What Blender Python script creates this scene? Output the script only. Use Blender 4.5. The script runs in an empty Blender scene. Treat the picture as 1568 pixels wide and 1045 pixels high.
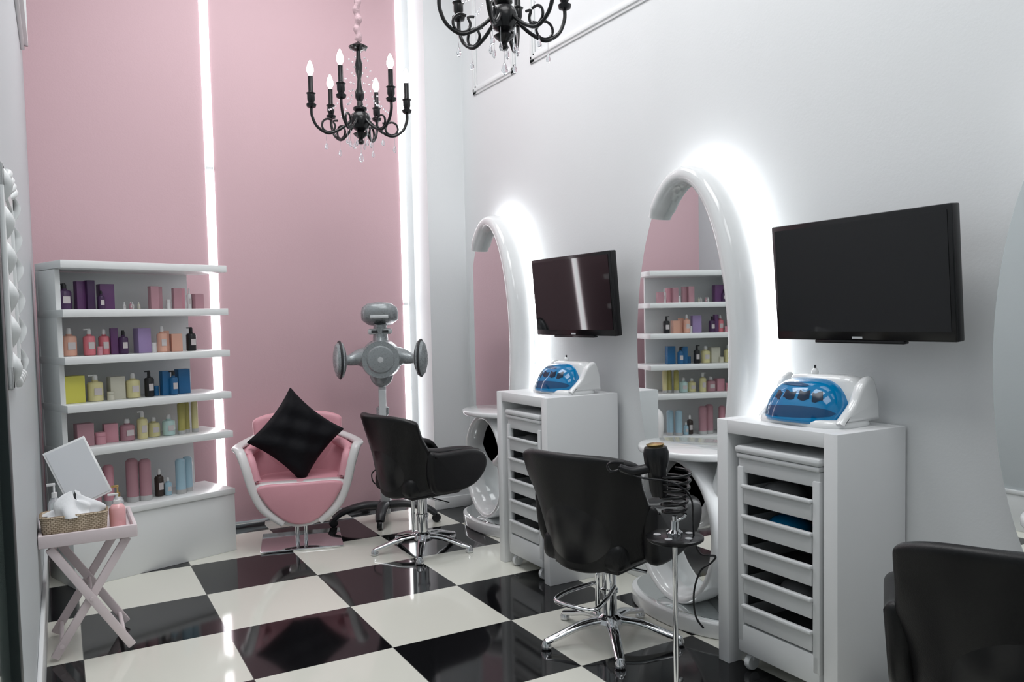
import bpy, bmesh, math, random
from math import sin, cos, pi, radians
from mathutils import Vector, Matrix
random.seed(7)
SC = bpy.context.scene
COL = SC.collection
try:
    SC.view_settings.view_transform = 'Standard'
    SC.view_settings.look = 'None'
except Exception as e:
    print(e)

# ------------------------------------------------------------------ materials
def mat(name, color, rough=0.5, metal=0.0, emit=None, estr=0.0, trans=0.0, alpha=1.0,
        coat=0.0, bump=0.0, bscale=60.0, var=0.0, ior=1.45, spec=0.5):
    m = bpy.data.materials.new(name); m.use_nodes = True
    nt = m.node_tree; b = nt.nodes['Principled BSDF']
    b.inputs['Base Color'].default_value = (*color, 1)
    b.inputs['Roughness'].default_value = rough
    b.inputs['Metallic'].default_value = metal
    b.inputs['IOR'].default_value = ior
    b.inputs['Specular IOR Level'].default_value = spec
    b.inputs['Transmission Weight'].default_value = trans
    b.inputs['Coat Weight'].default_value = coat
    b.inputs['Coat Roughness'].default_value = 0.05
    b.inputs['Alpha'].default_value = alpha
    if emit is not None:
        b.inputs['Emission Color'].default_value = (*emit, 1)
        b.inputs['Emission Strength'].default_value = estr
    tc = nt.nodes.new('ShaderNodeTexCoord')
    n = nt.nodes.new('ShaderNodeTexNoise'); n.inputs['Scale'].default_value = bscale
    n.inputs['Detail'].default_value = 4
    nt.links.new(tc.outputs['Object'], n.inputs['Vector'])
    if bump > 0:
        bp = nt.nodes.new('ShaderNodeBump'); bp.inputs['Strength'].default_value = bump
        bp.inputs['Distance'].default_value = 0.01
        nt.links.new(n.outputs['Fac'], bp.inputs['Height'])
        nt.links.new(bp.outputs['Normal'], b.inputs['Normal'])
    if var > 0:
        r = nt.nodes.new('ShaderNodeMapRange')
        r.inputs['To Min'].default_value = max(0, rough - var); r.inputs['To Max'].default_value = rough + var
        nt.links.new(n.outputs['Fac'], r.inputs['Value'])
        nt.links.new(r.outputs['Result'], b.inputs['Roughness'])
    return m

M = {}
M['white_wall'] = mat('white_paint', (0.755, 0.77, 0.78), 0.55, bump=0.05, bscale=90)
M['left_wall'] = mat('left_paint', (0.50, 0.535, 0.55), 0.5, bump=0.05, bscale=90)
M['pink_wall'] = mat('pink_paint', (0.645, 0.435, 0.475), 0.5, bump=0.06, bscale=110)
M['ceiling'] = mat('ceiling_paint', (0.7, 0.7, 0.71), 0.7, bump=0.03)
M['trim'] = mat('trim_paint', (0.77, 0.785, 0.79), 0.35, bump=0.01)
M['led'] = mat('led_diffuser', (1, 1, 1), 0.4, emit=(0.95, 0.985, 1.0), estr=6.5)
M['halo'] = mat('halo_led', (1, 1, 1), 0.4, emit=(0.96, 0.985, 1.0), estr=15.0)
M['gloss_white'] = mat('gloss_white_lacquer', (0.82, 0.83, 0.835), 0.12, coat=0.6, var=0.03, bscale=8)
M['shelf_white'] = mat('shelf_white', (0.81, 0.825, 0.825), 0.3, bump=0.01)
M['cab_white'] = mat('cabinet_white', (0.83, 0.84, 0.85), 0.3, bump=0.02, bscale=150)
M['plastic'] = mat('cart_plastic', (0.70, 0.715, 0.725), 0.4, bump=0.01)
M['cartdark'] = mat('cart_shade_and_contents', (0.17, 0.175, 0.18), 0.5)  # drawer-gap shade painted as a dark interior colour; also tints some contents
M['mirror'] = mat('mirror_glass', (0.88, 0.91, 0.91), 0.015, metal=1.0)
M['chrome'] = mat('chrome', (0.82, 0.83, 0.85), 0.08, metal=1.0, var=0.03)
M['black_leather'] = mat('black_leather', (0.009, 0.009, 0.010), 0.38, bump=0.10, bscale=260, spec=0.4)
M['velvet'] = mat('black_velvet', (0.005, 0.005, 0.007), 0.7, bump=0.5, bscale=16, spec=0.2)
M['black_metal'] = mat('black_enamel', (0.007, 0.007, 0.008), 0.25, bump=0.02, spec=0.5)
M['black_plastic'] = mat('black_plastic', (0.010, 0.010, 0.012), 0.3, bump=0.02)
M['screen'] = mat('tv_screen', (0.003, 0.003, 0.004), 0.04, spec=0.75, var=0.01)
M['tvframe'] = mat('tv_frame', (0.007, 0.007, 0.008), 0.15)
M['pink_leather'] = mat('pink_leather', (0.76, 0.37, 0.43), 0.4, bump=0.08, bscale=200)
M['pink_side'] = mat('chair_white_shell', (0.76, 0.74, 0.74), 0.3, coat=0.3)
M['silver'] = mat('silver_plastic', (0.33, 0.355, 0.365), 0.28, metal=0.35, var=0.05)
M['silver_l'] = mat('silver_light', (0.62, 0.64, 0.65), 0.3, metal=0.2, var=0.05)
M['dark_grey'] = mat('dark_grey_plastic', (0.03, 0.032, 0.035), 0.35)
M['bulb'] = mat('bulb_glow', (1, 1, 1), 0.3, emit=(1.0, 0.97, 0.93), estr=12.0)
M['crystal'] = mat('crystal', (0.95, 0.97, 1.0), 0.02, trans=0.85, ior=1.5)
M['fabric'] = mat('chain_sleeve', (0.50, 0.35, 0.38), 0.8, bump=0.5, bscale=80)
M['table'] = mat('table_paint', (0.80, 0.70, 0.72), 0.4, bump=0.05)
M['tissue'] = mat('tissue', (0.85, 0.86, 0.88), 0.9, bump=0.2)
M['blue_lid'] = mat('blue_lid', (0.0, 0.20, 0.46), 0.07, coat=0.6, spec=0.5)
M['blue_deep'] = mat('blue_lid_deep', (0.0, 0.06, 0.17), 0.10, coat=0.5)
M['navy'] = mat('lid_print', (0.003, 0.02, 0.05), 0.2)
M['door'] = mat('door_dark', (0.01, 0.02, 0.02), 0.4)
M['glassd'] = mat('door_glass', (0.55, 0.65, 0.62), 0.05, trans=0.9)
M['gold'] = mat('gold', (0.7, 0.5, 0.2), 0.25, metal=1.0)
M['clear'] = mat('clear_bottle', (0.8, 0.85, 0.88), 0.1, trans=0.7)
M['pinksoap'] = mat('pink_soap', (0.85, 0.45, 0.46), 0.2, coat=0.4)
M['frost'] = mat('frosted_panel', (.70, .72, .75), .15)
wk = bpy.data.materials.new('wicker'); wk.use_nodes = True
nt = wk.node_tree; b = nt.nodes['Principled BSDF']
tc = nt.nodes.new('ShaderNodeTexCoord'); br = nt.nodes.new('ShaderNodeTexBrick')
br.inputs['Scale'].default_value = 30; br.inputs['Color1'].default_value = (0.72, 0.60, 0.46, 1)
br.inputs['Color2'].default_value = (0.60, 0.49, 0.36, 1); br.inputs['Mortar'].default_value = (0.26, 0.19, 0.12, 1)
br.inputs['Mortar Size'].default_value = 0.04
mp = nt.nodes.new('ShaderNodeMapping'); mp.inputs['Rotation'].default_value = (radians(90), 0, 0)
nt.links.new(tc.outputs['Object'], mp.inputs['Vector']); nt.links.new(mp.outputs['Vector'], br.inputs['Vector'])
nt.links.new(br.outputs['Color'], b.inputs['Base Color']); b.inputs['Roughness'].default_value = 0.7
M['wicker'] = wk
fm = bpy.data.materials.new('checker_tiles'); fm.use_nodes = True
nt = fm.node_tree; b = nt.nodes['Principled BSDF']
tc = nt.nodes.new('ShaderNodeTexCoord')
sub = nt.nodes.new('ShaderNodeVectorMath'); sub.operation = 'SUBTRACT'; sub.inputs[1].default_value = (1.258, 4.01, -0.305)
scl = nt.nodes.new('ShaderNodeVectorMath'); scl.operation = 'SCALE'; scl.inputs['Scale'].default_value = 1 / 0.61
nt.links.new(tc.outputs['Object'], sub.inputs[0]); nt.links.new(sub.outputs[0], scl.inputs[0])
ck = nt.nodes.new('ShaderNodeTexChecker'); ck.inputs['Scale'].default_value = 1.0
ck.inputs['Color1'].default_value = (0.78, 0.775, 0.70, 1); ck.inputs['Color2'].default_value = (0.006, 0.006, 0.007, 1)
nt.links.new(scl.outputs[0], ck.inputs['Vector'])
sp = nt.nodes.new('ShaderNodeSeparateXYZ'); nt.links.new(scl.outputs[0], sp.inputs[0])
ms = []
for ax in ('X', 'Y'):
    pp = nt.nodes.new('ShaderNodeMath'); pp.operation = 'PINGPONG'; pp.inputs[1].default_value = 0.5
    nt.links.new(sp.outputs[ax], pp.inputs[0])
    lt = nt.nodes.new('ShaderNodeMath'); lt.operation = 'LESS_THAN'; lt.inputs[1].default_value = 0.0025
    nt.links.new(pp.outputs[0], lt.inputs[0]); ms.append(lt)
mx = nt.nodes.new('ShaderNodeMath'); mx.operation = 'MAXIMUM'
nt.links.new(ms[0].outputs[0], mx.inputs[0]); nt.links.new(ms[1].outputs[0], mx.inputs[1])
mix = nt.nodes.new('ShaderNodeMix'); mix.data_type = 'RGBA'
nt.links.new(mx.outputs[0], mix.inputs['Factor']); nt.links.new(ck.outputs['Color'], mix.inputs['A'])
mix.inputs['B'].default_value = (0.12, 0.12, 0.11, 1)
nt.links.new(mix.outputs['Result'], b.inputs['Base Color'])
ns = nt.nodes.new('ShaderNodeTexNoise'); ns.inputs['Scale'].default_value = 5
nt.links.new(tc.outputs['Object'], ns.inputs['Vector'])
rr = nt.nodes.new('ShaderNodeMapRange'); rr.inputs['To Min'].default_value = 0.05; rr.inputs['To Max'].default_value = 0.09
nt.links.new(ns.outputs['Fac'], rr.inputs['Value']); nt.links.new(rr.outputs['Result'], b.inputs['Roughness'])
M['floor'] = fm

_cm = {}
def cmat(c, rough=0.35):
    k = tuple(c)
    if k not in _cm:
        _cm[k] = mat('packaging_%d' % len(_cm), c, rough, bump=0.01)
    return _cm[k]

# ------------------------------------------------------------------ geometry helpers
def finish(name, me, m, parent=None, loc=(0, 0, 0), rot=(0, 0, 0), smooth=True, ang=35):
    if smooth:
        me.polygons.foreach_set('use_smooth', [True] * len(me.polygons))
        try: me.set_sharp_from_angle(angle=radians(ang))
        except Exception: pass
    o = bpy.data.objects.new(name, me)
    COL.objects.link(o)
    if isinstance(m, (list, tuple)):
        for k in m: me.materials.append(k)
    else:
        me.materials.append(m)
    o.location = loc; o.rotation_euler = rot
    if parent: o.parent = parent
    return o

def root(name, loc=(0, 0, 0), rz=0.0, s=1.0):
    e = bpy.data.objects.new(name, None); COL.objects.link(e)
    e.location = loc; e.rotation_euler = (0, 0, rz); e.empty_display_size = 0.1; e.scale = (s, s, s)
    return e

def box(name, c, s, m, parent=None, bev=0.0, rot=(0, 0, 0), seg=2):
    bm = bmesh.new(); bmesh.ops.create_cube(bm, size=1.0)
    bmesh.ops.scale(bm, vec=s, verts=bm.verts)
    if bev > 0:
        bmesh.ops.bevel(bm, geom=bm.edges[:], offset=min(bev, min(s) * 0.49), segments=seg, affect='EDGES', profile=0.5)
    me = bpy.data.meshes.new(name); bm.to_mesh(me); bm.free()
    return finish(name, me, m, parent, c, rot)

def b2(name, lo, hi, m, parent=None, bev=0.0):
    c = [(a + b) / 2 for a, b in zip(lo, hi)]; s = [abs(b - a) for a, b in zip(lo, hi)]
    return box(name, c, s, m, parent, bev)

def lathe(name, prof, m, parent=None, loc=(0, 0, 0), rot=(0, 0, 0), n=24, scale=(1, 1, 1)):
    bm = bmesh.new(); rings = []
    for r, z in prof:
        if r < 1e-5:
            rings.append([bm.verts.new((0, 0, z * scale[2]))])
        else:
            rings.append([bm.verts.new((r * cos(2 * pi * i / n) * scale[0], r * sin(2 * pi * i / n) * scale[1], z * scale[2])) for i in range(n)])
    for a, b in zip(rings, rings[1:]):
        for i in range(n):
            j = (i + 1) % n
            if len(a) == 1 and len(b) == 1: continue
            if len(a) == 1: bm.faces.new((a[0], b[j], b[i]))
            elif len(b) == 1: bm.faces.new((a[i], a[j], b[0]))
            else: bm.faces.new((a[i], a[j], b[j], b[i]))
    for rg in (rings[0], rings[-1]):
        if len(rg) > 2:
            try: bm.faces.new(rg)
            except Exception: pass
    bmesh.ops.recalc_face_normals(bm, faces=bm.faces)
    me = bpy.data.meshes.new(name); bm.to_mesh(me); bm.free()
    return finish(name, me, m, parent, loc, rot)

def catmull(pts, k=6, cyclic=False):
    P = [Vector(p) for p in pts]; n = len(P); out = []
    rng = n if cyclic else n - 1
    for i in range(rng):
        if cyclic: p0, p1, p2, p3 = P[(i - 1) % n], P[i], P[(i + 1) % n], P[(i + 2) % n]
        else: p0, p1, p2, p3 = P[max(i - 1, 0)], P[i], P[i + 1], P[min(i + 2, n - 1)]
        for s in range(k):
            t = s / k
            out.append(0.5 * ((2 * p1) + (-p0 + p2) * t + (2 * p0 - 5 * p1 + 4 * p2 - p3) * t * t + (-p0 + 3 * p1 - 3 * p2 + p3) * t ** 3))
    if not cyclic: out.append(P[-1])
    return out

def sweep(name, pts, r, m, parent=None, n=8, cyclic=False, k=6, squash=(1, 1), loc=(0, 0, 0), rot=(0, 0, 0)):
    P = catmull(pts, k, cyclic) if k > 1 else [Vector(p) for p in pts]
    N = len(P)
    if callable(r): R = [r(i / (N - 1)) for i in range(N)]
    else: R = [r] * N
    T = []
    for i in range(N):
        if cyclic: t = P[(i + 1) % N] - P[i - 1]
        else: t = P[min(i + 1, N - 1)] - P[max(i - 1, 0)]
        T.append(t.normalized() if t.length > 1e-9 else Vector((0, 0, 1)))
    up = Vector((0, 0, 1)) if abs(T[0].z) < 0.9 else Vector((1, 0, 0))
    nrm = (up - T[0] * up.dot(T[0])).normalized()
    bm = bmesh.new(); rings = []
    for i in range(N):
        nrm = (nrm - T[i] * nrm.dot(T[i]))
        nrm = nrm.normalized() if nrm.length > 1e-6 else T[i].orthogonal().normalized()
        bn = T[i].cross(nrm)
        rings.append([bm.verts.new(P[i] + nrm * (cos(2 * pi * j / n) * R[i] * squash[0]) + bn * (sin(2 * pi * j / n) * R[i] * squash[1])) for j in range(n)])
    for i in range(N if cyclic else N - 1):
        a, b = rings[i], rings[(i + 1) % N]
        for j in range(n):
            bm.faces.new((a[j], a[(j + 1) % n], b[(j + 1) % n], b[j]))
    if not cyclic:
        bm.faces.new(rings[0]); bm.faces.new(rings[-1])
    bmesh.ops.recalc_face_normals(bm, faces=bm.faces)
    me = bpy.data.meshes.new(name); bm.to_mesh(me); bm.free()
    return finish(name, me, m, parent, loc, rot, ang=60)

def cyl(name, p1, p2, r, m, parent=None, n=20):
    return sweep(name, [p1, p2], r, m, parent, n=n, k=1)

def ball(name, c, s, m, parent=None, rot=(0, 0, 0), u=20, v=12):
    bm = bmesh.new(); bmesh.ops.create_uvsphere(bm, u_segments=u, v_segments=v, radius=1.0)
    bmesh.ops.scale(bm, vec=s if hasattr(s, '__len__') else (s, s, s), verts=bm.verts)
    me = bpy.data.meshes.new(name); bm.to_mesh(me); bm.free()
    return finish(name, me, m, parent, c, rot, ang=80)

def prism(name, outline, axis, t0, t1, m, parent=None, bev=0.0, seg=3, loc=(0, 0, 0), rot=(0, 0, 0)):
    bm = bmesh.new()
    def P(a, b, t):
        return {'x': (t, a, b), 'y': (a, t, b), 'z': (a, b, t)}[axis]
    A = [bm.verts.new(P(a, b, t0)) for a, b in outline]
    B = [bm.verts.new(P(a, b, t1)) for a, b in outline]
    fa = bm.faces.new(A); fb = bm.faces.new(B)
    n = len(A)
    for i in range(n):
        bm.faces.new((A[i], A[(i + 1) % n], B[(i + 1) % n], B[i]))
    bmesh.ops.recalc_face_normals(bm, faces=bm.faces)
    if bev > 0:
        es = list(set(list(fa.edges) + list(fb.edges)))
        bmesh.ops.bevel(bm, geom=es, offset=bev, segments=seg, affect='EDGES', profile=0.5)
    me = bpy.data.meshes.new(name); bm.to_mesh(me); bm.free()
    return finish(name, me, m, parent, loc, rot, ang=50)

def gridm(name, nu, nv, fn, m, parent=None, cu=False, solid=0.0, loc=(0, 0, 0), rot=(0, 0, 0), cap=False, subd=0, off=0):
    bm = bmesh.new()
    V = [[bm.verts.new(fn(i / (nu if cu else nu - 1), j / (nv - 1))) for i in range(nu)] for j in range(nv)]
    for j in range(nv - 1):
        for i in range(nu if cu else nu - 1):
            i2 = (i + 1) % nu
            bm.faces.new((V[j][i], V[j][i2], V[j + 1][i2], V[j + 1][i]))
    if cap and cu:
        bm.faces.new(V[0]); bm.faces.new(V[-1])
    bmesh.ops.recalc_face_normals(bm, faces=bm.faces)
    me = bpy.data.meshes.new(name); bm.to_mesh(me); bm.free()
    o = finish(name, me, m, parent, loc, rot, ang=60)
    if solid:
        md = o.modifiers.new('thick', 'SOLIDIFY'); md.thickness = solid; md.offset = off
    if subd:
        md = o.modifiers.new('sub', 'SUBSURF'); md.levels = subd; md.render_levels = subd
    return o

def ell(cx, cy, a, b, n=48):
    return [(cx + a * cos(2 * pi * i / n), cy + b * sin(2 * pi * i / n)) for i in range(n)]
def spow(x, p): return math.copysign(abs(x) ** p, x)

# ------------------------------------------------------------------ camera
yaw, pitch, roll = radians(29.25), radians(3.0), radians(1.2)
CAMH = 1.48
fw = Vector((sin(yaw) * cos(pitch), cos(yaw) * cos(pitch), -sin(pitch)))
r0 = Vector((cos(yaw), -sin(yaw), 0)); u0 = r0.cross(fw)
rt = r0 * cos(roll) - u0 * sin(roll); upv = u0 * cos(roll) + r0 * sin(roll)
cam = bpy.data.cameras.new('camera'); co = bpy.data.objects.new('camera', cam); COL.objects.link(co)
mw = Matrix((rt, upv, -fw)).transposed().to_4x4(); mw.translation = (0, 0, CAMH)
co.matrix_world = mw
cam.sensor_width = 36; cam.lens = 36 * 1240 / 1568; cam.clip_start = 0.02
cam.shift_y = 0.0178
SC.camera = co

# ------------------------------------------------------------------ room
XL, XR, YB, YF, ZC = -0.115, 2.80, 6.0, -2.2, 4.5
prism('floor', [(XL - .1, YF - .1), (XR + .1, YF - .1), (XR + .1, YB + .1), (XL - .1, YB + .1)], 'z', -0.1, 0.0, M['floor'])
b2('ceiling', (XL - .1, YF - .1, ZC), (XR + .1, YB + .1, ZC + .1), M['ceiling'])
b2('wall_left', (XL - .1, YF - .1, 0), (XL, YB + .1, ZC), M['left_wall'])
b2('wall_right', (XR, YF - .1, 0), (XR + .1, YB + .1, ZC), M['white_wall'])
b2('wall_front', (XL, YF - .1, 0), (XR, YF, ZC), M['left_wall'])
b2('wall_back', (XL, YB + .03, 0), (XR, YB + .1, ZC), M['white_wall'])
wp = root('wall_back_panelling')
b2('pink_panel_a', (XL, YB, 0.0), (0.945, YB + .03, ZC), M['pink_wall'], wp)
b2('pink_panel_b', (1.005, YB, 0.0), (2.385, YB + .03, ZC), M['pink_wall'], wp)
b2('white_return', (2.435, YB, 0.0), (2.49, YB + .03, ZC), M['white_wall'], wp)
for nm, x0, x1, brk in (('a', .954, .996, 2.56), ('b', 2.393, 2.427, 1.60)):
    ls = root('led_strip_light')
    b2('diffuser_low', (x0, YB - .008, .02), (x1, YB + .02, brk - .012), M['led'], ls, .004)
    b2('diffuser_high', (x0, YB - .008, brk + .012), (x1, YB + .02, ZC - .02), M['led'], ls, .004)
    b2('joint', (x0 - .002, YB - .004, brk - .012), (x1 + .002, YB + .018, brk + .012), M['trim'], ls)
b2('wall_pillar', (2.49, 5.70, 0), (XR, YB + .03, ZC), M['white_wall'])
b2('baseboard_pillar', (2.475, 5.685, 0), (XR, YB, .09), M['trim'], None, .004)
b2('baseboard_back', (1.0, YB - .012, 0), (2.36, YB, .05), M['chrome'], None, .003)
b2('baseboard_right', (XR - .015, YF, 0), (XR, 5.68, .10), M['trim'], None, .004)
b2('baseboard_left', (XL, YF, 0), (XL + .012, YB, .24), M['trim'], None, .005)
b2('trim_1', (XL, YF, .24), (XL + .018, YB, .27), M['trim'], None, .006)

def moulding(name, x, sgn, y0, y1, z0, z1, k=1.0):
    r = root(name)
    for j, (w, t, ins) in enumerate(((.060, .010 * k, 0), (.024, .020 * k, .018))):
        xa, xb = x, x + sgn * t
        b2('rail_low_%d' % j, (xa, y0 + ins, z0 + ins), (xb, y1 - ins, z0 + ins + w), M['trim'], r, .004)
        b2('rail_high_%d' % j, (xa, y0 + ins, z1 - ins - w), (xb, y1 - ins, z1 - ins), M['trim'], r, .004)
        b2('stile_a_%d' % j, (xa, y0 + ins, z0 + ins), (xb, y0 + ins + w, z1 - ins), M['trim'], r, .004)
        b2('stile_b_%d' % j, (xa, y1 - ins - w, z0 + ins), (xb, y1 - ins, z1 - ins), M['trim'], r, .004)
moulding('trim_2', XR, -1, 4.86, 5.50, 3.14, 4.3)
moulding('trim_3', XR, -1, 2.50, 4.66, 3.14, 4.3)
moulding('trim_4', XR, -1, 0.2, 2.30, 3.14, 4.3)
moulding('trim_5', XL, 1, 3.9, 5.6, 3.1, 4.3, 2.0)
moulding('trim_6', XL, 1, 2.2, 3.7, 2.75, 4.3, 2.0)

d = root('door_1', (XL + .025, 1.12, 0))
b2('stile_a', (-.018, .34, .01), (.018, .40, 2.1), M['door'], d, .004)
b2('stile_b', (-.018, -.40, .01), (.018, -.34, 2.1), M['door'], d, .004)
b2('rail_top', (-.018, -.34, 2.0), (.018, .34, 2.1), M['door'], d, .004)
b2('rail_bottom', (-.018, -.34, .01), (.018, .34, .16), M['door'], d, .004)
b2('pane', (-.004, -.34, .16), (.004, .34, 2.0), M['glassd'], d)

# slim ornate white frame, black edge line
fr = root('ornate_wall_mirror', (XL, 2.52, 1.60))
b2('backing', (0, -.272, -.272), (.007, .265, .272), M['black_plastic'], fr)
b2('panel', (.007, -.21, -.21), (.012, .21, .21), M['trim'], fr)
hw_, hh_ = .268, .27
for nm, lo, hi in (('rail_bottom', (.007, -hw_, -hh_), (.020, hw_, -hh_ + .06)), ('rail_top', (.007, -hw_, hh_ - .06), (.020, hw_, hh_)),
                   ('stile_near', (.007, -hw_, -hh_), (.020, -hw_ + .06, hh_)), ('stile_far', (.007, hw_ - .06, -hh_), (.020, hw_, hh_))):
    b2(nm, lo, hi, M['trim'], fr, .005)
for i, zz in enumerate([-.22, -.13, -.045, .045, .13, .22]):
    for s in (-1, 1):
        sweep('leaf_%d_%d' % (i, s), [(.018, s * .225, zz - .04), (.025, s * .236, zz - .012), (.025, s * .242, zz + .012), (.018, s * .228, zz + .04)],
              lambda t: .002 + .013 * sin(pi * t), M['trim'], fr, n=8, k=4, squash=(.5, 1))
for i, yy in enumerate([-.16, -.05, .05, .16]):
    for s in (-1, 1):
        sweep('crest_%d_%d' % (i, s), [(.016, yy - .04, s * .235), (.024, yy - .012, s * .25), (.024, yy + .012, s * .26), (.016, yy + .04, s * .24)],
              lambda t: .003 + .009 * sin(pi * t), M['trim'], fr, n=8, k=4)

# ------------------------------------------------------------------ arched mirrors
def arched_mirror(yc):
    r = root('arched_mirror', (XR, yc, 0))
    zc = 1.30
    prism('glass', ell(.06, zc, .355, .86, 72), 'x', -.125, -.118, M['mirror'], r)
    prism('backing', ell(.06, zc, .355, .86, 72), 'x', -.117, -.095, M['trim'], r)
    prism('standoff', ell(.05, zc, .25, .72, 40), 'x', -.096, 0.0, M['trim'], r)
    a0, a1 = radians(52), radians(262)
    A, B = .36, .840
    def fn(u, v):
        ph = a0 + (a1 - a0) * v
        hw = .032 + .022 * sin(min(1, v * 2.0) * pi / 2) - .018 * max(0, v - .75) * 4
        dep = .082 + .012 * sin(v * pi)
        y = A * cos(ph); z = B * sin(ph)
        n = Vector((0, cos(ph) / A, sin(ph) / B)).normalized()
        if v < .02: hw *= .8; dep *= .9
        ps = 2 * pi * u
        cx = spow(cos(ps), .75); sx = spow(sin(ps), .75)
        return (-.125 + dep * sx * .9, y + n.y * hw * cx, zc + z + n.z * hw * cx)
    gridm('hood', 28, 90, fn, M['gloss_white'], r, cu=True, cap=True)
    pts = []
    for i in range(60):
        ph = radians(60) + (radians(258) - radians(60)) * i / 59
        n = Vector((0, cos(ph) / A, sin(ph) / B)).normalized()
        pts.append((-.036, A * cos(ph) + n.y * .055, zc + B * sin(ph) + n.z * .055))
    sweep('led_halo', pts, .010, M['halo'], r, n=8, k=1)
    sh = [(-.06, .30)] + [(-.12 - .24 * sin(t), .30 * cos(t)) for t in [pi * i / 24 for i in range(25)]] + [(-.06, -.30)]
    prism('console_shelf', [(x, y) for x, y in sh], 'z', .80, .835, M['gloss_white'], r, .012)
    def fr2(u, v):
        ph = 2 * pi * v; ps = 2 * pi * u
        y = .275 * cos(ph); z = .345 * sin(ph)
        n = Vector((0, cos(ph) / .275, sin(ph) / .345)).normalized()
        return (-.17 + .085 * spow(sin(ps), .7), y + n.y * .022 * spow(cos(ps), .7), .44 + z + n.z * .022 * spow(cos(ps), .7))
    gridm('lower_ring', 20, 65, fr2, M['gloss_white'], r, cu=True)
    prism('lower_glass', ell(0, .44, .27, .34, 48), 'x', -.125, -.118, M['mirror'], r)
    prism('lower_back', ell(0, .44, .27, .34, 48), 'x', -.117, -.0, M['trim'], r)
    pl = [(0, .42)] + [(-.10 - .24 * sin(t), .42 * cos(t)) for t in [pi * i / 20 for i in range(21)]] + [(0, -.42)]
    prism('plinth', pl, 'z', 0, .075, M['gloss_white'], r, .01)
    prism('plinth_top', [(x * .93, y * .93) for x, y in pl], 'z', .075, .085, M['mirror'], r)
arched_mirror(5.0)
arched_mirror(3.0)
arched_mirror(1.13)

# ------------------------------------------------------------------ TVs
def tv(yc, zc, w, rz=0):
    r = root('wall_television', (2.615, yc, zc)); r.rotation_euler = (0, radians(-4.5), radians(rz))
    h = .465
    box('chassis', (.012, 0, 0), (.045, w, h), M['tvframe'], r, .006)
    box('screen', (-.0115, 0, .008), (.003, w - .035, h - .055), M['screen'], r)
    box('back_bulge', (.055, 0, -.01), (.05, w * .7, h * .65), M['black_plastic'], r, .015)
    box('lower_lip', (.0, 0, -h / 2 - .004), (.03, w * .5, .012), M['tvframe'], r, .003)
    box('logo', (-.0125, 0, -h / 2 + .012), (.002, .045, .008), M['silver_l'], r)
    box('bracket', (.115, 0, -.01), (.10, .10, .18), M['black_metal'], r, .004)
    box('bracket_plate', (.165, 0, -.01), (.01, .22, .25), M['black_metal'], r, .003)
tv(2.02, 1.595, .775)
tv(3.94, 1.595, .79, 1.6)

# ------------------------------------------------------------------ cabinets + carts + sterilizers
def cabinet(x, y, rz, W, D, H=1.035):
    r = root('storage_cabinet', (x, y, 0), rz)
    t = .060
    b2('side_near', (0, 0, 0), (D, t, H), M['cab_white'], r, .003)
    b2('side_far', (0, W - t, 0), (D, W, H), M['cab_white'], r, .003)
    b2('top', (0, t, H - .055), (D, W - t, H), M['cab_white'], r, .002)
    b2('back', (D - .02, t, 0), (D, W - t, H - .055), M['cab_white'], r)
    c = root('drawer_cart', (x, y, 0), rz)
    y0, y1 = t + .025, W - t - .05; ym = (y0 + y1) / 2
    P = M['plastic']
    b2('lid', (-.005, y0 - .008, .905), (.33, y1 + .008, .935), P, c, .012)
    b2('lid_lip', (.0, y0 - .002, .885), (.33, y1 + .002, .905), P, c, .006)
    b2('header', (.012, y0, .825), (.33, y1, .885), P, c, .006)
    b2('wall_a', (.02, y0, .12), (.32, y0 + .012, .83), P, c, .003)
    b2('wall_b', (.02, y1 - .012, .12), (.32, y1, .83), P, c, .003)
    b2('post_a', (.005, y0 - .002, .12), (.035, y0 + .032, .85), P, c, .006)
    b2('post_b', (.005, y1 - .032, .12), (.035, y1 + .002, .85), P, c, .006)
    b2('base', (.005, y0, .075), (.33, y1, .195), P, c, .008)
    b2('inner_back', (.31, y0, .12), (.325, y1, .86), M['cartdark'], c)  # cart interior painted dark to stand for shade between the drawers
    b2('shade_liner_a', (.036, y0 + .012, .19), (.31, y0 + .016, .82), M['cartdark'], c)
    b2('shade_liner_b', (.036, y1 - .016, .19), (.31, y1 - .012, .82), M['cartdark'], c)
    for i in range(5):
        z0 = .203 + i * .124
        b2('drawer_front_%d' % i, (.004, y0 + .034, z0), (.014, y1 - .034, z0 + .074), P, c, .003)
        b2('drawer_rim_%d' % i, (-.010, y0 + .030, z0 + .066), (.014, y1 - .030, z0 + .080), P, c, .004)
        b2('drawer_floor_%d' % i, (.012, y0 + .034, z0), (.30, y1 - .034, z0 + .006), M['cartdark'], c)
        b2('drawer_side_a_%d' % i, (.012, y0 + .034, z0), (.30, y0 + .038, z0 + .07), P, c)
        b2('drawer_side_b_%d' % i, (.012, y1 - .038, z0), (.30, y1 - .034, z0 + .07), P, c)
        if i in (1, 3, 4):
            ball('contents_%d' % i, (.12, ym + .03 * (i - 2), z0 + .05), (.08, .09, .042), [M['blue_lid'], M['cartdark'], M['dark_grey'], M['blue_lid'], M['cartdark']][i], c)
    for k, (cx, cy) in enumerate(((.04, y0 + .04), (.04, y1 - .04), (.28, y0 + .04), (.28, y1 - .04))):
        lathe('caster_%d' % k, [(0, -.013), (.03, -.013), (.034, -.006), (.034, .006), (.03, .013), (0, .013)], P, c, (cx, cy, .034), (radians(90), 0, 0), 16)
        box('caster_fork_%d' % k, (cx + .008, cy, .06), (.03, .036, .04), P, c, .006)
    return r
cabinet(2.405, 1.935, 0, .605, .385)
cabinet(2.29, 3.715, 0, .575, .475)

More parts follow.
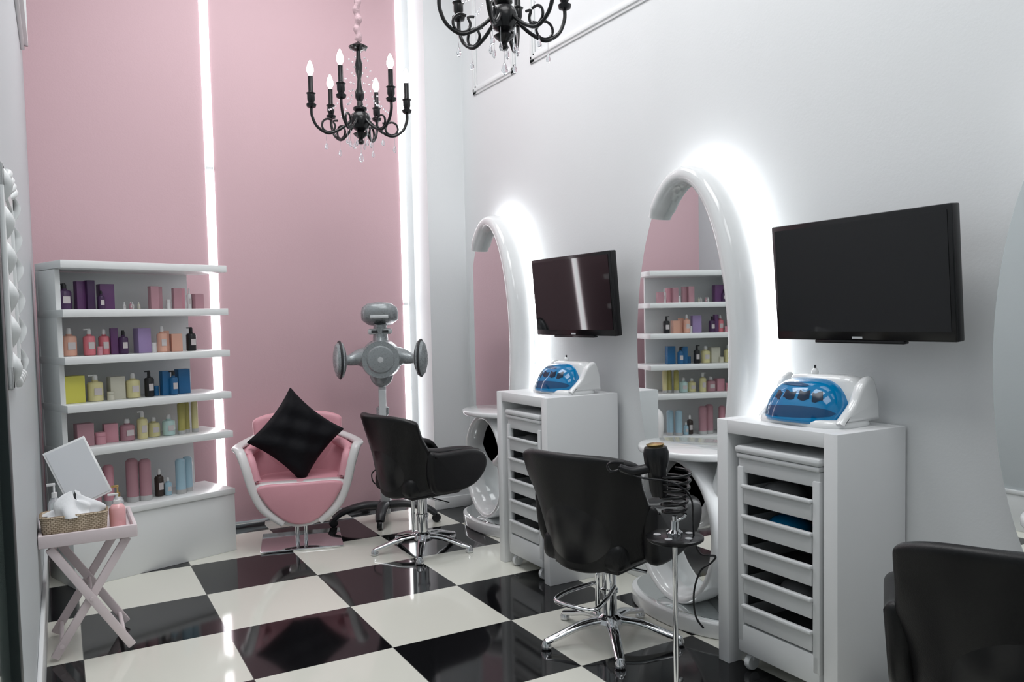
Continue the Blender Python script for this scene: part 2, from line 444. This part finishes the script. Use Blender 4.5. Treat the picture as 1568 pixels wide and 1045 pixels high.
def sterilizer(x, y, z, rz, s=1.0):
    r = root('tool_sterilizer', (x, y, z), rz, s)
    GW = M['gloss_white']
    def base(u, v):
        a = 2 * pi * u; q = min(4, int(v * 4 + .01))
        k = [1.0, 1.02, 1.0, .95, .90][q]; zz = [0, .008, .020, .028, .030][q]
        return (spow(cos(a), .6) * .135 * k, spow(sin(a), .6) * .205 * k, zz)
    gridm('tray', 48, 5, base, GW, r, cu=True, cap=True)
    def hous(u, v):
        a = 2 * pi * u
        k = 1 - .26 * v ** 2.2
        if v > .99: k *= .75
        cx = spow(cos(a), .55); sy = spow(sin(a), .55)
        return (.060 + .070 * cx * k, -.015 + sy * .185 * k, .02 + .172 * min(1, v * 1.05))
    gridm('rear_housing', 44, 12, hous, GW, r, cu=True, cap=True)
    ch = catmull([(-.10, 0, .02), (-.085, 0, .035), (-.02, 0, .09), (.03, 0, .165), (.09, 0, .19), (.125, 0, .12), (.135, 0, .02)], 4, False)
    prism('cheek_near', [(p.x, p.z) for p in ch], 'y', -.208, -.165, GW, r, .016, 3)
    prism('cheek_far', [(p.x, p.z) for p in ch], 'y', .175, .198, GW, r, .010, 3)
    def lid(u, v, g=1.0):
        a = -pi / 2 - .25 + (pi + .5) * u
        e = (pi / 2) * v
        rad = max(0, cos(e)) ** .55
        return Vector((-.010 - .140 * g * spow(cos(a), .9) * rad + .045 * v, .012 + spow(sin(a), .85) * .180 * g * rad, .014 + .165 * g * sin(e)))
    gridm('blue_visor', 48, 22, lid, M['blue_lid'], r, solid=.004)
    for q, (ua, ub, va, vb, mm) in enumerate(((.18, .80, .06, .24, 'blue_deep'), (.28, .36, .34, .50, 'navy'), (.38, .46, .36, .52, 'navy'), (.48, .55, .36, .50, 'navy'), (.57, .63, .34, .48, 'navy'),
                                              (.40, .70, .60, .72, 'blue_deep'))):
        def prq(u, v):
            uu = ua + (ub - ua) * u; w = sin(pi * u) ** .5 if mm == 'blue_deep' else 1
            vv = va + (vb - va) * (.5 + (v - .5) * w) + .02 * sin(u * 5 + q)
            return lid(uu, vv, 1.02)
        gridm('visor_mark_%d' % q, 14, 6, prq, M[mm], r)
    ball('knob', (.05, .03, .20), (.014, .014, .016), GW, r)
    cyl('knob_tip', (.05, .03, .205), (.05, .03, .228), .005, M['dark_grey'], r, 10)
sterilizer(2.61, 2.215, 1.035, radians(2), .99)
sterilizer(2.55, 3.95, 1.035, radians(4), .94)

# ------------------------------------------------------------------ product shelf
shf = root('display_shelf', (0.03, 5.10, 0), radians(19))
L, Dp = .985, .40
ztops = [1.845, 1.572, 1.307, 1.038, .785]
for i, z in enumerate(ztops):
    b2('board_%d' % i, (0, 0, z - .043), (L, Dp, z), M['shelf_white'], shf, .003)
b2('back_panel', (0.0, Dp - .03, .41), (.90, Dp - .002, 1.80), M['shelf_white'], shf)
b2('side_panel', (.002, .10, .41), (.03, Dp, 1.80), M['shelf_white'], shf, .002)
b2('plinth_box', (0, 0.012, 0), (L, Dp, .385), M['shelf_white'], shf, .003)
b2('plinth_top', (0, 0, .375), (L, Dp, .41), M['shelf_white'], shf, .003)

prod = root('hair_product_collection', (0.03, 5.10, 0), radians(19))
PU, DPU, LAV = (.13, .05, .15), (.06, .025, .08), (.38, .28, .52)
MAU, PIN, COR, PEA = (.46, .25, .29), (.66, .32, .38), (.72, .20, .24), (.75, .42, .32)
YEL, PYE, CRM, BLK = (.72, .68, .12), (.70, .64, .34), (.62, .60, .50), (.01, .01, .012)
BLU, LBL, OLI, WHT, AQU = (.02, .13, .30), (.38, .56, .66), (.42, .38, .12), (.78, .78, .78), (.50, .68, .66)
items = [
 (0, 121, .075, .15, 'pump', DPU), (0, 145, .05, .165, 'box', PU), (0, 157, .045, .17, 'box', DPU), (0, 170, .04, .11, 'bottle', DPU), (0, 180, .08, .15, 'box', PU),
 (0, 204, .018, .045, 'bottle', WHT), (0, 211, .018, .045, 'bottle', MAU), (0, 218, .018, .045, 'bottle', WHT), (0, 225, .018, .045, 'bottle', CRM),
 (0, 245, .05, .14, 'box', MAU), (0, 256, .045, .14, 'box', MAU), (0, 270, .03, .06, 'jar', WHT), (0, 281, .05, .13, 'box', MAU), (0, 291, .05, .13, 'box', PIN), (0, 303, .03, .13, 'bottle', WHT), (0, 314, .06, .095, 'box', MAU),
 (1, 128, .08, .16, 'bottle', PEA), (1, 153, .065, .155, 'pump', COR), (1, 165, .03, .05, 'jar', PIN), (1, 175, .06, .15, 'bottle', COR), (1, 187, .04, .155, 'box', PU), (1, 198, .055, .14, 'bottle', DPU), (1, 230, .08, .15, 'box', LAV),
 (1, 245, .035, .06, 'jar', WHT), (1, 255, .06, .16, 'bottle', PEA), (1, 264, .045, .13, 'box', PEA), (1, 279, .065, .11, 'box', PEA), (1, 301, .06, .15, 'pump', BLK),
 (2, 127, .12, .155, 'box', YEL), (2, 158, .085, .155, 'pump', PYE), (2, 177, .04, .05, 'jar', CRM), (2, 189, .085, .135, 'box', CRM), (2, 211, .08, .15, 'bottle', PYE), (2, 233, .055, .16, 'pump', BLK),
 (2, 247, .035, .06, 'jar', BLU), (2, 259, .05, .15, 'box', BLU), (2, 270, .055, .15, 'pump', BLU), (2, 289, .075, .155, 'box', BLU),
 (3, 140, .09, .13, 'box', MAU), (3, 160, .06, .07, 'jar', PIN), (3, 178, .075, .11, 'box', PIN), (3, 200, .085, .13, 'bottle', MAU), (3, 220, .06, .17, 'pump', PYE), (3, 241, .075, .12, 'bottle', PYE), (3, 262, .075, .13, 'bottle', AQU),
 (3, 280, .045, .20, 'tube', OLI), (3, 292, .045, .20, 'tube', OLI), (3, 304, .04, .20, 'tube', PYE),
 (4, 150, .06, .24, 'tube', MAU), (4, 172, .06, .24, 'tube', PIN), (4, 204, .07, .26, 'tube', MAU), (4, 221, .07, .25, 'tube', MAU), (4, 246, .055, .17, 'bottle', (.05, .035, .03)), (4, 257, .045, .11, 'bottle', LBL), (4, 275, .06, .22, 'tube', LBL), (4, 291, .06, .22, 'tube', LBL),
]
base_z = [1.572, 1.307, 1.038, .785, .41]
for k, (row, px, w, h, kind, c) in enumerate(items):
    s = (px - 112) / 232 * .95 + .02
    y = .13 + .02 * ((k * 5) % 3)
    z = base_z[row] + .0005; mm = cmat(c); nm = '%s_%d' % (kind, k)
    if kind == 'box':
        box(nm, (s, y, z + h / 2), (w, w * .8, h), mm, prod, .002, (0, 0, radians(((k * 37) % 20) - 10)))
    elif kind == 'jar':
        lathe(nm, [(w / 2, 0), (w / 2, h * .65), (w * .46, h * .66), (w * .5, h * .7), (w * .5, h), (0, h)], mm, prod, (s, y, z), n=16)
    elif kind == 'tube':
        lathe(nm, [(w / 2, 0), (w / 2, h * .94), (w * .42, h * .97), (w * .3, h), (0, h)], mm, prod, (s, y, z), n=16)
        lathe(nm + '_base', [(w * .52, 0), (w * .52, h * .12), (0, h * .12)], cmat((.5, .5, .5)), prod, (s, y, z), n=16)
    else:
        hb = h * .74
        lathe(nm, [(w * .42, 0), (w / 2, .004), (w / 2, hb - .012), (w * .42, hb - .003), (w * .2, hb), (w * .2, hb + .008), (0, hb + .008)], mm, prod, (s, y, z), n=16)
        capm = cmat(BLK) if c in (BLK, DPU, BLU) else cmat(WHT)
        lathe(nm + '_cap', [(w * .18, hb), (w * .18, h * .93), (w * .12, h), (0, h)], capm, prod, (s, y, z), n=12)
        if kind == 'pump':
            box(nm + '_spout', (s - w * .2, y, z + h * .97), (w * .55, w * .16, .008), capm, prod, .002)
        box(nm + '_label', (s, y - w * .5, z + hb * .5), (w * .5, .002, hb * .35), cmat((.6, .55, .55)), prod)

# ------------------------------------------------------------------ black salon chair
def salon_chair(x, y, rz, footrest=True, base_rot=0.0):
    r = root('salon_chair', (x, y, 0), rz)
    BL, CH = M['black_leather'], M['chrome']
    def xb(a, v):
        wrap = .13 + .10 * max(0, 1 - v * 1.3)
        return -.23 - .11 * v ** 1.3 + wrap * abs(a) ** 2.6
    def back(u, v):
        a = (u * 2 - 1)
        w = .282 + .022 * v
        top = .905 - .040 * abs(a) ** 5
        bot = .37 + .09 * a * a
        return (xb(a, v), a * w, bot + (top - bot) * v)
    gridm('backrest', 21, 15, back, BL, r, solid=.045, subd=2)
    def backpad(u, v):
        a = 2 * pi * u
        yy = cos(a) * .17 * v; zz = sin(a) * .13 * v + .545
        return (xb(yy / .29, max(0, (zz - .37) / .545)) - .024 - .012 * (1 - v * v), yy, zz)
    gridm('lumbar_shell', 36, 6, backpad, M['black_plastic'], r, cu=True)
    for s in (-1, 1):
        sd = 'l' if s > 0 else 'r'
        out = [(-.10, .43), (-.04, .405), (.08, .41), (.20, .44), (.275, .505), (.30, .575), (.275, .64), (.19, .672), (.05, .672), (-.06, .672), (-.13, .68), (-.14, .60), (-.13, .50)]
        pts = catmull([(a, 0, b) for a, b in out], 4, True)
        prism('arm_%s' % sd, [(p.x, p.z) for p in pts], 'y', -.038, .038, BL, r, .034, 6,
              (0, s * .245, 0), (radians(-4 * s), 0, 0))
        pad = [(-.15, s * .262, .685), (-.05, s * .258, .668), (.12, s * .256, .662), (.225, s * .252, .640), (.275, s * .248, .585)]
        sweep('arm_pad_%s' % sd, pad, lambda t: .043 - .012 * abs(t - .5), BL, r, n=16, k=5, squash=(.55, 1.05))
        cyl('arm_bolt_%s' % sd, (-.08, s * .277, .50), (-.08, s * .290, .50), .010, CH, r, 12)
    box('seat_cushion', (.01, 0, .455), (.48, .43, .13), BL, r, .045, seg=4)
    box('seat_pan', (0, 0, .385), (.36, .34, .03), M['black_plastic'], r, .008)
    lathe('pump_column', [(.055, .375), (.055, .355), (.032, .345), (.032, .24), (.04, .235), (.04, .22), (.034, .215), (.034, .12), (.06, .105), (.068, .085), (.06, .065), (0, .06)], CH, r, n=24)
    cyl('pump_lever', (.05, 0, .33), (.13, -.12, .30), .008, CH, r, 8)
    cyl('side_rod', (-.05, .03, .36), (-.05, .03, .12), .012, CH, r, 10)
    for i in range(5):
        a = base_rot + 2 * pi * i / 5
        dx, dy = cos(a), sin(a)
        sweep('leg_%d' % i, [(dx * .04, dy * .04, .092), (dx * .14, dy * .14, .085), (dx * .25, dy * .25, .052), (dx * .315, dy * .315, .034)],
              lambda t: .030 - .010 * t, CH, r, n=10, k=4, squash=(.65, 1.0))
        lathe('glide_%d' % i, [(.018, 0), (.024, .006), (.024, .02), (.014, .04), (0, .042)], CH, r, (dx * .312, dy * .312, 0), n=14)
    if footrest:
        fp = [(-.03, .05, .26), (-.18, .10, .25), (-.27, .10, .235), (-.29, 0, .235), (-.27, -.10, .235), (-.18, -.10, .25), (-.03, -.05, .26)]
        sweep('footrest', fp, .010, CH, r, n=10, k=6)
salon_chair(1.985, 4.76, radians(10), False, .3)
salon_chair(2.14, 2.96, radians(20), True, .1)
salon_chair(2.235, 1.22, radians(36), False, .5)

# ------------------------------------------------------------------ pink chair
pc = root('pink_tub_chair', (1.375, 5.40, 0), radians(-14), .93)
def shell(off, zlow, topadd):
    def fn(u, v):
        th = (u * 2 - 1) * radians(118)
        c = cos(th); s = sin(th)
        at = abs(u * 2 - 1)
        top = .70 + .02 * (1 - at) + topadd
        z = zlow + (top - zlow) * v
        t = (z - .20) / .5
        w = (.13 + .28 * max(0, t) ** .62) - off
        d = (.12 + .20 * max(0, t) ** .6) - off
        yy = spow(c, .75) * d
        if yy < 0: yy *= 1.15
        return (spow(s, .75) * w, yy, z)
    return fn
gridm('outer_shell', 41, 14, shell(0, .205, 0), M['pink_side'], pc, solid=.022, subd=1)
gridm('inner_padding', 41, 10, shell(.036, .36, -.004), M['pink_leather'], pc, solid=.03, subd=1)
def bk(u, v):
    a = u * 2 - 1
    w = .30 + .03 * v
    top = .915 - .05 * abs(a) ** 4
    return (a * w, .25 + .07 * v - .05 * a * a, .46 + (top - .46) * v)
gridm('back_cushion', 15, 9, bk, M['pink_leather'], pc, solid=.075, subd=2)
seatp = [(p.x, p.y) for p in catmull([(-.30, -.22, 0), (0, -.25, 0), (.30, -.22, 0), (.31, .0, 0), (.25, .2, 0), (0, .25, 0), (-.25, .2, 0), (-.31, 0, 0)], 5, True)]
prism('seat_cushion', seatp, 'z', .38, .48, M['pink_leather'], pc, .025, 4)
ap = catmull([(-.275, 0, .468), (-.25, 0, .37), (-.18, 0, .275), (-.09, 0, .205), (0, 0, .185), (.09, 0, .205), (.18, 0, .275), (.25, 0, .37), (.275, 0, .468), (0, 0, .476)], 4, True)
prism('front_apron', [(p.x, p.z) for p in ap], 'y', -.268, -.20, M['pink_leather'], pc, .018, 3)
ap2 = [(p.x * 1.20, .33 + (p.z - .33) * 1.08 - .008) for p in ap]
prism('apron_shell', ap2, 'y', -.245, -.15, M['pink_side'], pc, .01, 2)
for s in (-1, 1):
    sd = 'r' if s > 0 else 'l'
    sweep('arm_rim_%s' % sd, [(s * .30, .20, .745), (s * .38, .06, .725), (s * .415, -.10, .715), (s * .39, -.20, .70), (s * .355, -.245, .60), (s * .315, -.255, .45), (s * .25, -.25, .31), (s * .12, -.245, .20)],
          lambda t: .032 - .010 * t, M['pink_side'], pc, n=12, k=6, squash=(.7, 1.25))
    sweep('arm_padding_%s' % sd, [(s * .27, .18, .70), (s * .33, .04, .68), (s * .345, -.10, .665), (s * .325, -.19, .63), (s * .295, -.215, .50)],
          .036, M['pink_leather'], pc, n=12, k=6)
for k, (dx, dy) in enumerate(((-.03, -.03), (.03, -.03), (-.03, .03), (.03, .03))):
    cyl('post_%d' % k, (dx, dy, .01), (dx, dy, .24), .014, M['chrome'], pc, 14)
box('base_plate', (0, 0, .008), (.56, .50, .014), M['chrome'], pc, .004)
lathe('mount', [(.10, .20), (.09, .185), (0, .185)], M['chrome'], pc, n=24)

def cush(sgn):
    def fn(u, v):
        a, b = u * 2 - 1, v * 2 - 1
        t = .085 * ((1 - a ** 4) * (1 - b ** 4)) ** .45
        wr = 1 + .12 * sin(7 * a + 3 * b) + .10 * sin(9 * b - 4 * a)
        return (.232 * a * (1 - .12 * (1 - b * b)), sgn * t * wr, .232 * b * (1 - .12 * (1 - a * a)))
    return fn
cu = root('black_cushion', (1.36, 5.385, .72), radians(-10))
for sg, nm in ((1, 'rear'), (-1, 'front')):
    gridm(nm, 25, 25, cush(sg), M['velvet'], cu, rot=(radians(-14), radians(41), 0), subd=1)

# ------------------------------------------------------------------ hair processor (climazone)
hp = root('hair_processor', (2.03, 5.56, 0), radians(-22))
S, SL, DG = M['silver'], M['silver_l'], M['dark_grey']
cyl('pole_lower', (0, .03, .06), (0, .03, .80), .036, SL, hp)
cyl('pole_upper', (0, .03, .80), (0, .03, 1.10), .028, SL, hp)
box('pole_spine', (0, -.01, .55), (.05, .03, .85), SL, hp, .01)
lathe('collar', [(.036, .78), (.045, .79), (.045, .84), (.03, .85)], S, hp, (0, .03, 0))
for k, a in enumerate((195, 345, 262, 90)):
    a = radians(a); dx, dy = cos(a), sin(a); ln = .38 if k < 2 else .24
    sweep('foot_%d' % k, [(0, .03, .12), (dx * ln * .4, .03 + dy * ln * .4, .135), (dx * ln * .8, .03 + dy * ln * .8, .105), (dx * ln, .03 + dy * ln, .06)], lambda t: .046 - .016 * t, DG, hp, n=10, k=5, squash=(.7, 1.1))
    lathe('caster_%d' % k, [(0, -.018), (.028, -.018), (.032, -.01), (.032, .01), (.028, .018), (0, .018)], M['black_plastic'], hp, (dx * ln, .03 + dy * ln, .032), (radians(90), 0, a), 16)
HZ = 1.195
lathe('hub_drum', [(0, -.07), (.12, -.07), (.142, -.055), (.147, -.02), (.135, .05), (.09, .09), (0, .10)], S, hp, (0, -.02, HZ), (radians(90), 0, 0), 40)
lathe('hub_face', [(.131, 0), (.131, .006), (.0, .010)], SL, hp, (0, -.086, HZ), (radians(90), 0, 0), 40)
lathe('hub_bezel', [(.108, .0), (.134, .0), (.132, .014), (.112, .014)], S, hp, (0, -.088, HZ), (radians(90), 0, 0), 40)
for i in range(16):
    a = 2 * pi * i / 16
    box('hub_slot_%d' % i, (cos(a) * .085, -.0975, HZ + sin(a) * .085), (.032, .006, .010), DG, hp, .001, (0, -a, 0))
lathe('hub_dial', [(0, 0), (.05, 0), (.048, .010), (.03, .014), (0, .014)], DG, hp, (0, -.094, HZ), (radians(90), 0, 0), 24)
lathe('hub_centre', [(0, 0), (.022, 0), (.02, .012), (0, .014)], SL, hp, (0, -.106, HZ), (radians(90), 0, 0), 20)
ball('hub_lower', (0, .0, 1.09), (.085, .06, .10), S, hp)
for s in (-1, 1):
    sd = 'r' if s > 0 else 'l'
    sweep('arm_%s' % sd, [(s * .06, -.01, HZ + .01), (s * .15, -.02, HZ + .015), (s * .22, -.05, HZ), (s * .275, -.08, HZ + .005)], lambda t: .10 - .065 * sin(min(1, t * 1.15) * pi / 2), S, hp, n=16, k=5)
    hd = [(0, -.035), (.05, -.035), (.078, -.02), (.082, .0), (.07, .025), (.04, .04), (0, .045)]
    lathe('lamp_head_%s' % sd, hd, S, hp, (s * .285, -.10, HZ + .005), (0, radians(90 * s), radians(-18 * s)), 28, (1.6, 1.0, 1.0))
    lathe('lamp_pad_%s' % sd, [(0, -.042), (.045, -.042), (.06, -.034), (0, -.03)], SL, hp, (s * .285, -.10, HZ + .005), (0, radians(90 * s), radians(-18 * s)), 28, (1.5, 1.0, 1.0))
    lathe('lamp_band_%s' % sd, [(.083, -.008), (.086, -.004), (.086, .004), (.083, .008)], DG, hp, (s * .285, -.10, HZ + .005), (0, radians(90 * s), radians(-18 * s)), 28, (1.6, 1.0, 1.0))
sweep('neck', [(0, .0, 1.28), (0, .01, 1.36), (0, -.01, 1.46)], lambda t: .085 - .02 * t, S, hp, n=18, k=5, squash=(.7, 1.25))
box('neck_band', (0, -.055, 1.395), (.17, .04, .04), SL, hp, .014, seg=3)
box('neck_vent', (0, -.077, 1.395), (.12, .004, .018), DG, hp, .002)
def head(u, v):
    a = 2 * pi * u; q = int(round(v * 6))
    R = [0.02, .095, .128, .132, .125, .10, .02][q]; Z = [-.055, -.055, -.03, .015, .05, .07, .075][q]
    return (spow(cos(a), .65) * R, spow(sin(a), .75) * R * .85, Z - .02 * sin(a))
gridm('top_head', 36, 7, head, S, hp, cu=True, cap=True, loc=(0, -.04, 1.51))
ball('top_visor', (0, -.055, 1.58), (.10, .075, .018), DG, hp)
box('head_light', (0, -.148, 1.50), (.13, .012, .025), SL, hp, .005)
sweep('power_cable', [(-.04, .03, .40), (-.09, .02, .36), (-.08, .0, .30), (-.03, .03, .26)], .005, M['black_plastic'], hp)

# ------------------------------------------------------------------ chandeliers
def chandelier(x, y, zb, rz, s):
    r = root('candle_chandelier', (x, y, zb), rz, s)
    BM = M['black_metal']
    prof = [(0, 0), (.012, .0), (.02, .012), (.012, .03), (.03, .045), (.045, .06), (.02, .075), (.045, .09), (.058, .12), (.06, .15), (.05, .175), (.03, .19),
            (.04, .20), (.04, .212), (.02, .225), (.016, .25), (.026, .27), (.028, .30), (.016, .33), (.012, .38), (.02, .42), (.022, .46), (.014, .50), (.012, .54), (.05, .555), (.056, .565), (.03, .58), (.01, .59), (0, .60)]
    lathe('stem', prof, BM, r, n=24)
    for i in range(6):
        a = 2 * pi * i / 6; dx, dy = cos(a), sin(a)
        def q(rad, z): return (dx * rad, dy * rad, z)
        sweep('arm_%d' % i, [q(.04, .15), q(.08, .11), (dx * .13, dy * .13, .075), q(.19, .055), q(.25, .09), q(.278, .15), q(.28, .20)], .0085, BM, r, n=8, k=5)
        sweep('scroll_%d' % i, [q(.13, .13)] + [q(.185 + .038 * cos(t), .10 + .038 * sin(t)) for t in [2.4 + k * .75 for k in range(9)]], .0065, BM, r, n=6, k=3)
        lathe('candle_cup_%d' % i, [(.006, .19), (.026, .20), (.03, .215), (.016, .225), (.022, .24), (.022, .27), (.028, .278), (.016, .285), (.0145, .29), (.0145, .375), (0, .375)], BM, r, q(.28, 0), n=16)
        lathe('bulb_%d' % i, [(.009, .372), (.011, .385), (.020, .402), (.020, .42), (.012, .445), (.004, .462), (0, .466)], M['bulb'], r, q(.28, 0), n=14)
        for (rad, z, sc) in ((.20, .0, 1.0), (.06, .02, .8)):
            cyl('drop_wire_%d_%d' % (i, int(rad * 100)), q(rad, z + .06), q(rad, z), .0012, M['crystal'], r, 5)
            lathe('drop_%d_%d' % (i, int(rad * 100)), [(0, 0), (.004, -.004), (.011 * sc, -.026), (.008 * sc, -.036), (0, -.042)], M['crystal'], r, q(rad, z), n=8)
        for kx in range(12):
            t = kx / 11
            rad = .05 + .16 * t; z = .55 - .36 * t - .10 * sin(pi * t)
            ball('bead_%d_%d' % (i, kx), q(rad * .85, z), .006, M['crystal'], r, u=8, v=6)
    cyl('tail_wire', (0, 0, .0), (0, 0, -.05), .0015, M['crystal'], r, 5)
    lathe('tail_drop', [(0, 0), (.006, -.006), (.016, -.036), (.012, -.048), (0, -.058)], M['crystal'], r, (0, 0, -.05), n=8)
    top = (ZC - zb) / s
    n = 40; pts = [(.006 * sin(i * 1.9), .006 * cos(i * 2.3), .60 + (top - .60) * i / n) for i in range(n + 1)]
    sweep('sleeved_chain', pts, lambda t: .019 + .003 * sin(t * 140), M['fabric'], r, n=8, k=3)
    lathe('canopy', [(.07, top), (.068, top - .015), (.03, top - .04), (0, top - .045)], BM, r, n=24)
chandelier(1.71, 4.93, 2.58, -.18, 1.06)
chandelier(1.78, 3.19, 2.66, -.22, 1.03)

# ------------------------------------------------------------------ hair dryer stand
ds = root('hair_dryer_stand', (1.99, 2.33, 0), radians(-28.9))
CH = M['chrome']
cyl('pole', (0, 0, .03), (0, 0, .72), .010, CH, ds, 14)
lathe('disc_tray', [(0, .628), (.10, .628), (.108, .634), (.108, .642), (.10, .646), (0, .646)], M['black_metal'], ds, n=36)
for k in range(5):
    a = k * 1.25 + .4
    lathe('tray_hole_%d' % k, [(0, .6465), (.014, .6465), (.014, .648), (0, .648)], M['silver_l'], ds, (cos(a) * .065, sin(a) * .065, 0), n=14)
lathe('disc_hub', [(.03, .64), (.03, .66), (.016, .67), (.014, .70), (0, .70)], CH, ds, n=20)
for i in range(5):
    a = 2 * pi * i / 5
    sweep('leg_%d' % i, [(0, 0, .05), (cos(a) * .10, sin(a) * .10, .035), (cos(a) * .18, sin(a) * .18, .012)], .010, CH, ds, n=8)
hel = [((.042 + .020 * t / 60) * cos(t * .65), (.042 + .020 * t / 60) * sin(t * .65), .725 + .165 * t / 60) for t in range(61)]
sweep('coil_holder', hel, .006, M['black_metal'], ds, n=8, k=2)
sweep('coil_bracket', [(0, 0, .70), (.03, 0, .71), (.042, .0, .725)], .006, CH, ds)
lathe('dryer_barrel', [(0, .80), (.028, .80), (.034, .83), (.036, .90), (.046, .93), (.048, .965), (.042, .985), (.03, .99), (0, .99)], M['black_plastic'], ds, (0.0, 0, 0), (0, radians(-4), 0), n=24)
lathe('dryer_ring', [(.030, .988), (.034, .996), (.02, 1.0), (0, 1.0)], M['gold'], ds, (0, 0, 0), (0, radians(-4), 0), n=24)
sweep('dryer_handle', [(-.04, 0, .925), (-.09, .0, .905), (-.16, -.01, .895), (-.205, -.01, .91)], lambda t: .022 - .008 * t, M['black_plastic'], ds, n=12)
sweep('dryer_hook', [(-.20, -.01, .905), (-.235, -.01, .895), (-.25, -.01, .915), (-.235, -.01, .93), (-.19, -.01, .928)], .005, M['black_plastic'], ds, n=6)
sweep('cable', [(-.21, -.01, .912), (-.14, -.02, .875), (-.02, -.06, .86), (.05, -.05, .80), (.065, -.02, .70), (.075, 0, .62), (.10, .0, .57), (.155, .01, .56), (.14, .02, .53), (.10, .02, .50), (.075, .02, .42), (.08, .02, .33), (.11, .02, .28)], .004, M['black_plastic'], ds, n=6)

# ------------------------------------------------------------------ tray table with things
TX = .082
tt = root('folding_tray_table', (TX, 4.21, 0))
T = M['table']
b2('tray_floor', (-.18, -.20, .535), (.18, .20, .55), T, tt, .003)
b2('rim_front', (-.195, -.215, .522), (.195, -.195, .578), T, tt, .005)
b2('rim_back', (-.195, .195, .522), (.195, .215, .578), T, tt, .005)
b2('rim_left', (-.195, -.195, .522), (-.178, .195, .578), T, tt, .005)
b2('rim_right', (.178, -.195, .522), (.195, .195, .578), T, tt, .005)
ang = math.atan2(.33, .53)
for k, yy in enumerate((-.17, .17)):
    for s in (-1, 1):
        box('leg_%d_%s' % (k, 'a' if s > 0 else 'b'), (0, yy + s * .012, .265), (.036, .022, .585), T, tt, .004, (0, s * ang, 0))
for s in (-1, 1):
    cyl('cross_rail_%s' % ('a' if s > 0 else 'b'), (s * .125, -.17, .065), (s * .125, .17, .065), .010, T, tt, 10)
    cyl('top_rail_%s' % ('a' if s > 0 else 'b'), (s * .135, -.17, .50), (s * .135, .17, .50), .010, T, tt, 10)
cyl('pivot', (0, -.20, .265), (0, .20, .265), .008, T, tt, 10)

bs = root('wicker_tissue_basket', (.03, 4.10, .55))
def bask(u, v):
    a = 2 * pi * u
    cx = spow(cos(a), .35); sy = spow(sin(a), .35)
    k = .93 + .07 * v
    wob = .0025 * sin(a * 40) * (1 if int(v * 8) % 2 else -1)
    return (cx * (.130 * k + wob), sy * (.075 * k + wob), .095 * v)
gridm('weave', 120, 10, bask, M['wicker'], bs, cu=True, solid=.006)
b2('bottom', (-.12, -.065, 0), (.12, .065, .006), M['wicker'], bs)
sweep('rim', [(spow(cos(a), .35) * .131, spow(sin(a), .35) * .076, .095) for a in [2 * pi * i / 40 + .01 for i in range(40)]], .006, M['wicker'], bs, cyclic=True, k=1)
b2('tissue_block', (-.11, -.06, .01), (.11, .06, .088), M['tissue'], bs, .01)
def tis(u, v):
    a = 2 * pi * u
    rr = .090 * (1 - v) ** .6 + .012
    wv = 1 + .30 * sin(a * 3 + v * 4) + .18 * sin(a * 7 + 1)
    return (rr * cos(a) * wv, rr * .65 * sin(a) * wv, .088 + .085 * v * (1 + .25 * sin(a * 2)))
gridm('tissue_tuft', 60, 12, tis, M['tissue'], bs, cu=True)

def pump_bottle(x, y, z, w, h, body, capm):
    r = root('soap_dispenser', (x, y, z))
    lathe('body', [(w * .45, 0), (w / 2, .005), (w / 2, h * .55), (w * .35, h * .65), (w * .2, h * .68), (0, h * .68)], body, r, n=20)
    lathe('collar', [(w * .22, h * .68), (w * .22, h * .78), (w * .08, h * .79), (w * .08, h * .93), (0, h * .93)], capm, r, n=14)
    box('spout', (-w * .22, 0, h * .95), (w * .65, w * .2, h * .06), capm, r, .003)
pump_bottle(-.045, 4.22, .55, .055, .22, M['clear'], cmat(WHT))
pump_bottle(.205, 4.12, .55, .07, .16, M['pinksoap'], cmat(WHT))
pump_bottle(.215, 4.22, .55, .05, .18, M['clear'], M['gold'])
tm = root('tabletop_mirror', (.055, 4.33, .55))
box('panel', (0, 0, .235), (.19, .010, .30), M['gloss_white'], tm, .002, (radians(-18), radians(-22), 0))
box('glass', (0, -.0065, .2365), (.172, .002, .28), M['frost'], tm, 0, (radians(-18), radians(-22), 0))
box('stand', (.03, .045, .105), (.035, .012, .215), M['gloss_white'], tm, .004, (radians(12), 0, 0))
box('foot', (.03, .02, .006), (.14, .09, .010), M['gloss_white'], tm, .003)

# ------------------------------------------------------------------ lights
def area(name, x, y, sx, sy, power, col=(.985, .995, 1.0)):
    l = bpy.data.lights.new(name, 'AREA'); l.shape = 'RECTANGLE'; l.size = sx; l.size_y = sy
    l.energy = power; l.color = col
    o = bpy.data.objects.new(name, l); COL.objects.link(o); o.location = (x, y, ZC - .03)
area('soft_ceiling_fill', 1.3, 4.3, 1.6, 1.6, 52)  # unseen fill lights added under the ceiling to soften the lighting
area('soft_ceiling_fill', 1.3, 1.8, 1.6, 1.6, 44)
area('soft_ceiling_fill', 1.3, -.6, 1.6, 1.6, 27)
w = bpy.data.worlds.new('world'); SC.world = w; w.use_nodes = True
w.node_tree.nodes['Background'].inputs['Color'].default_value = (.8, .85, .9, 1)
w.node_tree.nodes['Background'].inputs['Strength'].default_value = 0.3
